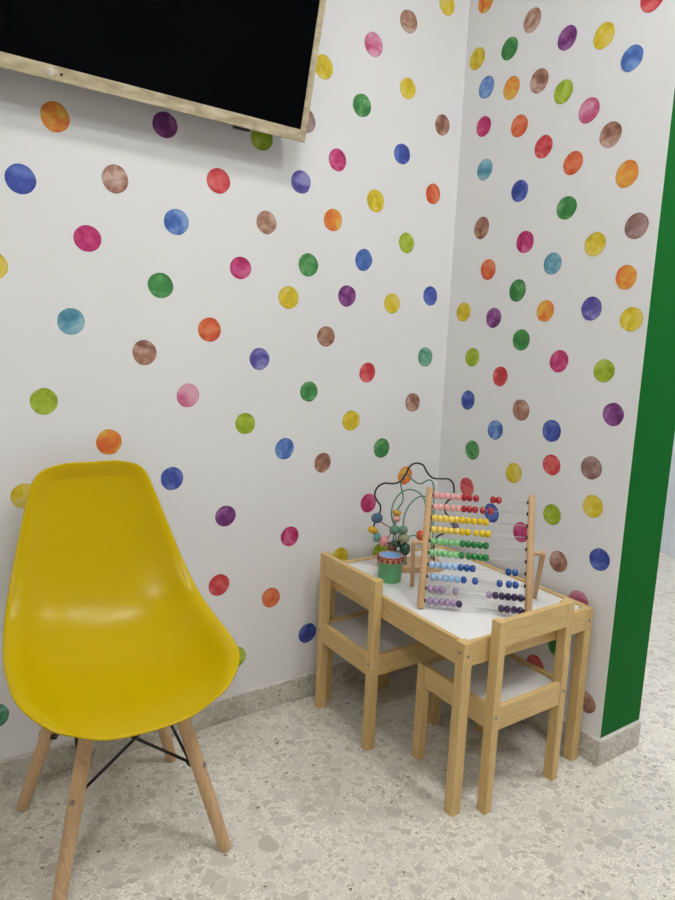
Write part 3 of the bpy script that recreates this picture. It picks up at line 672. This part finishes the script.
def small_chair():
    t = empty('childrens_chair')
    w, d, h, hs, s, sd, rt = .138, .1395, .5035, .283, .024, .0285, .015
    for sx in (-1, 1):
        x0, x1 = sorted((sx*w, sx*(w-s)))
        lg = obj('leg', box(BM(), x0, x1, -d, -d+sd, 0, h, .002), M['pine_z'], t)
        c = Vector((sx*(w-s/2), -d+.001, .258))
        bm = BM(); lathe(bm, [(0, 0), (.0045, 0), (.0045, .0018), (.003, .0024), (0, .0012)], 16, c, (0, -1, 0))
        obj('screw', bm, M['screw'], lg, True, 35)
        obj('leg', box(BM(), x0, x1, d-sd, d, 0, hs, .002), M['pine_z'], t)
        x0, x1 = sorted((sx*(w-.0015), sx*(w-.0015-rt)))
        obj('side_rail', box(BM(), x0, x1, -d+sd, d-sd, hs-.062, hs-.0005, .0015), M['pine_y'], t)
    obj('back_rail', box(BM(), -w+s, w-s, -d+.0015, -d+.0015+rt, hs-.062, hs-.0005, .0015), M['pine_x'], t)
    obj('front_rail', box(BM(), -w+s, w-s, d-.0015-rt, d-.0015, hs-.062, hs-.0005, .0015), M['pine_x'], t)
    obj('backrest', box(BM(), -w+s, w-s, -d+.0012, -d+.018, h-.066, h, .002), M['pine_x'], t)
    bm = BM(); q = rt+.0015; X, Y = w-q, d-q; nx, ny = w-s, d-sd
    ring = [(-X, -ny), (-nx, -ny), (-nx, -Y), (nx, -Y), (nx, -ny), (X, -ny), (X, ny), (nx, ny), (nx, Y), (-nx, Y), (-nx, ny), (-X, ny)]
    lo = [bm.verts.new((x, y, hs-.014)) for x, y in ring]; hi = [bm.verts.new((x, y, hs-.008)) for x, y in ring]
    bm.faces.new(lo[::-1]); bm.faces.new(hi)
    for k in range(12): bm.faces.new((lo[k], lo[(k+1) % 12], hi[(k+1) % 12], hi[k]))
    obj('seat_board', bm, M['seat_panel'], t)
    return t
GC = 'small pine chairs at the children\'s table'
ca = small_chair(); cb = copy_tree(ca)
ca.location = (-.3845, -.2025, 0); ca.rotation_euler = (0, 0, R(-90))
tag(ca, 'small pine chair tucked under the long left side of the table', 'chair', GC)
cb.location = (-.2875, -.5605, 0); cb.rotation_euler = (0, 0, R(-.3))
tag(cb, 'small pine chair pushed under the near short end of the table, in front', 'chair', GC)

# ------------------------------------------------------------------ abacus
TT = .447
def abacus():
    x, y, r, W, out, ln, tilt, piv, reach = -.3453, -.536, -.7732, .2777, .033, .333, .4685, .1761, .167
    t = empty('abacus', (x, y, TT), r)
    tag(t, 'wooden abacus with ten wires of coloured beads standing on the white table', 'abacus')
    ax = Vector((0, math.sin(tilt), math.cos(tilt)))
    X = Vector((1, 0, 0))
    def P(sx, k): return X*(sx*W/2) + ax*k
    rr = .0095
    for sx in (-1, 1):
        bm = BM(); cyl(bm, P(sx, 0), P(sx, ln), rr, rr, 20, .0015)
        for v in bm.verts: v.co.z = max(v.co.z, 0)
        obj('post', bm, M['beech_z'], t, True, 40)
        a = P(sx, piv)
        obj('dowel', cyl(BM(), a, a+X*sx*(out-.006), .0055, .0055, 14), M['beech_x'], t, True, 40)
        top = a+X*sx*out; bot = Vector((sx*(W/2+out), reach, 0))
        d = (top-bot).normalized(); nx = Vector((0, 1, 0)).cross(d)
        # flat support leg with a rounded head
        bm = BM(); sd = d.cross(X).normalized(); w2, th = .0085, .0058; prof = []
        L = (top-bot).length
        for k in range(9):
            a_ = math.pi*k/8; prof.append((w2*math.cos(a_), L+w2*math.sin(a_)))
        prof += [(-w2, 0), (w2, 0)]
        ra = [bm.verts.new(bot+sd*p+d*q-X*th) for p, q in prof]; rb = [bm.verts.new(bot+sd*p+d*q+X*th) for p, q in prof]
        for v in ra+rb: v.co.z = max(0, v.co.z)
        bm.faces.new(ra); bm.faces.new(rb[::-1])
        for k in range(len(prof)): bm.faces.new((ra[k], ra[(k+1) % len(prof)], rb[(k+1) % len(prof)], rb[k]))
        obj('support_leg', bm, M['beech_z'], t)
    rows = [[0.0688, 0.1235, 0.1795, 0.2368, 0.2915, 0.3462, 0.401, 0.4635, 0.628, 0.6827], [0.0688, 0.1258, 0.1842, 0.2412, 0.296, 0.3507, 0.406, 0.4622, 0.534, 0.611], [0.0695, 0.1247, 0.1795, 0.2342, 0.289, 0.3437, 0.4007, 0.4567, 0.514, 0.571], [0.0705, 0.127, 0.1835, 0.2383, 0.2943, 0.349, 0.4045, 0.4833, 0.5433, 0.5983], [0.0745, 0.1353, 0.193, 0.249, 0.3037, 0.3588, 0.4143, 0.4698, 0.5262, 0.5827], [0.0725, 0.133, 0.1888, 0.2445, 0.3015, 0.357, 0.424, 0.4787, 0.5335, 0.5882], [0.0767, 0.1323, 0.1895, 0.2447, 0.3015, 0.3562, 0.413, 0.4693, 0.8053, 0.8675], [0.1003, 0.1573, 0.217, 0.272, 0.3282, 0.3905, 0.498, 0.7275, 0.8143, 0.8748], [0.0793, 0.1358, 0.1938, 0.3195, 0.6345, 0.6937, 0.7542, 0.8117, 0.869, 0.9263], [0.0835, 0.1398, 0.196, 0.2507, 0.3065, 0.3612, 0.7522, 0.8093, 0.8692, 0.926]]
    cols = [('pink', 'red'), ('pink', 'red'), ('lyellow', 'yellow'), ('lyellow', 'yellow'), ('lgreen', 'dgreen'), ('lgreen', 'dgreen'),
            ('lblue', 'dblue'), ('lblue', 'dblue'), ('lilac', 'dpurple'), ('lilac', 'dpurple')]
    protos = {}
    for i in range(10):
        k = ln*(0.93959+(0.06621-0.93959)*i/9)
        a, b = P(-1, k), P(1, k)
        obj('wire', tube(BM(), [a, b], .0011, 6), M['wire'], t, True)
        for s_ in (-1, 1):
            e = P(s_, k)-X*s_*rr*.9
            bm = BM(); lathe(bm, [(0, 0), (.0052, 0), (.0052, .003), (.004, .0042), (0, .0045)], 12, e, X*-s_)
            obj('wire_stopper', bm, M['black'], t, True, 40)
        for n, u in enumerate(rows[i]):
            c = cols[i][0 if n < 5 else 1]
            if c not in protos:
                o = obj('bead', lathe(BM(), bead_prof(.0100, .0158, 10), 20, (0, 0, 0), X), M['b_'+c], t, True); protos[c] = o
            else:
                o = protos[c].copy(); COL.objects.link(o); o.parent = t
            o.location = P(-1, k)+X*(u*W)
abacus()

# ------------------------------------------------------------------ toy drum
def drum():
    t = empty('toy_drum', (-.3845, -.2300, TT))
    tag(t, 'small green toy drum with a blue top and red zigzag rim on the table', 'toy drum')
    obj('body', lathe(BM(), [(0, 0), (.033, 0), (.0345, .0015), (.0345, .056), (.036, .058), (.036, .0605), (0, .0605)], 48), M['drum_green'], t, True, 40)
    b = obj('rim', lathe(BM(), [(.0345, .0605), (.0372, .0605), (.0378, .062), (.0378, .0765), (.0368, .078), (.033, .078), (.033, .0605)], 48), M['drum_cream'], t, True, 40)
    hoop = BM(); n = 96; P = []
    for k in range(n): 
        a = 2*math.pi*k/n; P.append(Vector((.0375*math.cos(a), .0375*math.sin(a), .0755+.0022*math.cos(a*14))))
    tube(hoop, P+[P[0], P[1]], .0021, 8)
    obj('hoop', hoop, M['drum_red'], t, True)
    for k in range(14):
        a = 2*math.pi*(k+.5)/14
        bm = BM(); lathe(bm, [(0, 0), (.0052, 0), (.0047, .0014), (.0024, .0026), (0, .003)], 12, (.0373*math.cos(a), .0373*math.sin(a), .0665), (math.cos(a), math.sin(a), 0))
        obj('stud', bm, M['drum_red'], t, True, 40)
    obj('drumhead', lathe(BM(), [(0, .0745), (.030, .0752), (.0328, .0768), (.0334, .074), (0, .072)], 48), M['drum_blue'], t, True, 50)
drum()

# ------------------------------------------------------------------ bead maze
def maze():
    t = empty('bead_maze', (-.275, -.165, TT), R(-24))
    tag(t, 'bead maze toy with wavy black and green wires at the back of the table', 'bead maze')
    bm = BM(); n = 10; rc = .03; X0, X1, Y0, Y1 = -.082, .120, -.05, .05; ring = []
    for cx_, cy_, a0 in ((X1-rc, Y1-rc, 0), (X0+rc, Y1-rc, 90), (X0+rc, Y0+rc, 180), (X1-rc, Y0+rc, 270)):
        for k in range(n+1):
            a = R(a0+90*k/n); ring.append((cx_+rc*math.cos(a), cy_+rc*math.sin(a)))
    lv = []
    for z, ins in ((0, .002), (.002, 0), (.018, 0), (.021, .003)):
        lv.append([bm.verts.new((x-(ins if x > .019 else -ins), y-(ins if y > 0 else -ins), z)) for x, y in ring])
    for A, B in zip(lv, lv[1:]):
        for k in range(len(ring)): bm.faces.new((A[k], A[(k+1) % len(ring)], B[(k+1) % len(ring)], B[k]))
    bm.faces.new(lv[0][::-1]); bm.faces.new(lv[-1])
    obj('base', bm, M['beech_x'], t, True, 30)
    def wire(P, m, r=.0024): obj('wire', tube(BM(), smooth_path(P, 5), r, 8), m, t, True)
    B = M['black_wire']; G = M['green_wire']
    blk = [(-.0211, -.005, .019), (-.0421, -.006, .0711), (-.072, -.012, .0908), (-.0916, -.006, .1007), (-.1055, .004, .1232), (-.0915, .008, .1581), (-.0862, .006, .1722), (-.0847, .003, .1975),
           (-.0999, 0, .22), (-.1064, -.003, .2367), (-.0992, -.004, .2589), (-.0775, -.004, .2718), (-.0494, -.003, .2702), (-.0246, 0, .2786), (-.0116, 0, .2981), (.001, .002, .3232), (.0201, .003, .3333),
           (.0432, .003, .3274), (.0559, .002, .3069), (.0743, 0, .2885), (.1003, -.002, .2858), (.1264, -.003, .2847), (.1419, -.002, .2707), (.1476, 0, .248), (.1457, .002, .2274), (.1275, .006, .2081),
           (.125, .008, .1824), (.1372, .006, .163), (.158, 0, .1498), (.1625, -.006, .1335), (.1435, -.01, .1207), (.1211, -.008, .1111), (.1021, -.004, .1016), (.0942, 0, .0723), (.0966, 0, .019)]
    wire(blk, B, .0029)
    gA = [(-.040, .022, .019), (-.034, .022, .08), (-.030, .021, .14), (-.0272, .02, .1722), (-.025, .02, .1836), (-.012, .018, .2064), (-.0116, .016, .2291), (-.0188, .016, .2546), (-.0198, .018, .2715), (-.0113, .02, .2912), (.0029, .022, .2929), (.0151, .022, .28),
          (.0302, .02, .2688), (.0476, .018, .266), (.0671, .018, .2774), (.0819, .02, .2718), (.0892, .021, .249), (.0913, .02, .2129), (.0937, .02, .1773), (.0946, .02, .1153), (.0937, .02, .019)]
    wire(gA, G)
    gB = [(-.030, -.018, .019), (-.034, -.02, .08), (-.0400, -.02, .125), (-.0455, -.02, .1446), (-.0545, -.021, .1709), (-.0542, -.021, .2007), (-.0445, -.02, .2266), (-.0271, -.02, .247), (-.0051, -.02, .2555), (.0176, -.02, .2518), (.0353, -.02, .2395), (.0479, -.02, .2209), (.0544, -.02, .1849), (.0624, -.02, .1113), (.0635, -.02, .019)]
    wire(gB, G)
    gC = [(-.010, -.032, .019), (-.0145, -.031, .08), (-.0192, -.03, .1346), (-.0186, -.03, .151), (-.0164, -.03, .1771), (-.0067, -.03, .2031), (.0089, -.03, .2234), (.0269, -.03, .2356), (.0456, -.03, .2364), (.0613, -.03, .2253), (.0708, -.03, .1779), (.0654, -.03, .1143), (.0302, -.031, .1131), (.0048, -.031, .1118), (-.006, -.03, .09), (-.003, -.03, .019)]
    wire(gC, G)
    wire([(-.106, .006, .166), (-.088, -.004, .153), (-.062, -.012, .138), (-.052, -.014, .126), (-.056, -.013, .108), (-.068, -.012, .094)], M['drum_red'], .0015)
    def bead(p, c, r=.011, h=None, axis=(0, 0, 1), lab=None):
        o = obj('bead', lathe(BM(), bead_prof(r*1.2, (h or r*1.8)*1.15, 10, .15, .75), 24, p, axis), M['b_'+c], t, True)
        if lab: o['label'] = lab
    bead((-.0930, .008, .1590), 'slate', .0150, .027, (-.3, .1, 1), 'slate blue round bead')
    bead((-.1060, .003, .1230), 'ochre', .0140, .018, (.3, 0, 1), 'ochre flat bead')
    bead((-.0930, -.006, .1010), 'aqua', .0125, .021, (.8, -.2, -.6), 'grey aqua bead')
    bead((-.0735, -.012, .0905), 'rose', .0140, .024, (1, 0, -.4), 'pink round bead')
    bead((-.0430, -.006, .0715), 'brownbead', .0155, .024, (.6, 0, -.5), 'brown patterned bead')
    bead((-.030, -.005, .046), 'slate', .0130, .020, (.4, 0, -1), 'blue bead low on the wire')
    bead((-.0275, .020, .1735), 'ochre', .0135, .0125, (.2, 0, 1), 'yellow disc bead')
    bead((-.0285, .0205, .1545), 'pink', .0120, .021, (.1, 0, 1), 'pale pink bead')
    bead((-.0425, -.020, .1290), 'sage', .0135, .024, (-.4, 0, 1), 'green bead')
    bead((-.0190, -.030, .1310), 'sage', .0130, .022, (0, 0, 1), 'grey green bead')
    bead((-.0160, -.0305, .1060), 'moss', .0155, .026, (.2, 0, 1), 'mottled beige bead')
    bead((-.0095, -.0315, .0700), 'forest', .0140, .034, (.15, 0, 1), 'dark green barrel bead')
    bead((-.0340, -.019, .085), 'forest', .0120, .020, (.1, 0, 1), 'dark green bead')
    bead((.0400, -.031, .1132), 'orange', .0140, .026, (1, 0, 0), 'orange bead')
    bead((.0400+.022, -.0295, .1135), 'ochre', .0105, .014, (1, 0, .05), 'ochre bead')
    bead((.1540, .000, .1465), 'mauve', .0105, .018, (1, -.2, -.5), 'mauve bead')
    bead((.1600, -.003, .1330), 'mauve', .0095, .014, (.3, -.2, -1), 'mauve bead')
maze()

# ------------------------------------------------------------------ camera and colour
cam = bpy.data.cameras.new('camera'); co = bpy.data.objects.new('camera', cam); COL.objects.link(co)
CAMERA()
SC.camera = co
w = bpy.data.worlds.new('world'); SC.world = w; w.use_nodes = True
w.node_tree.nodes['Background'].inputs[0].default_value = (.9, .95, 1, 1)
w.node_tree.nodes['Background'].inputs[1].default_value = .3
vs = SC.view_settings
vs.view_transform = 'Standard'; vs.look = 'None'; vs.gamma = 1; vs.use_curve_mapping = False; vs.exposure = EXPOSURE
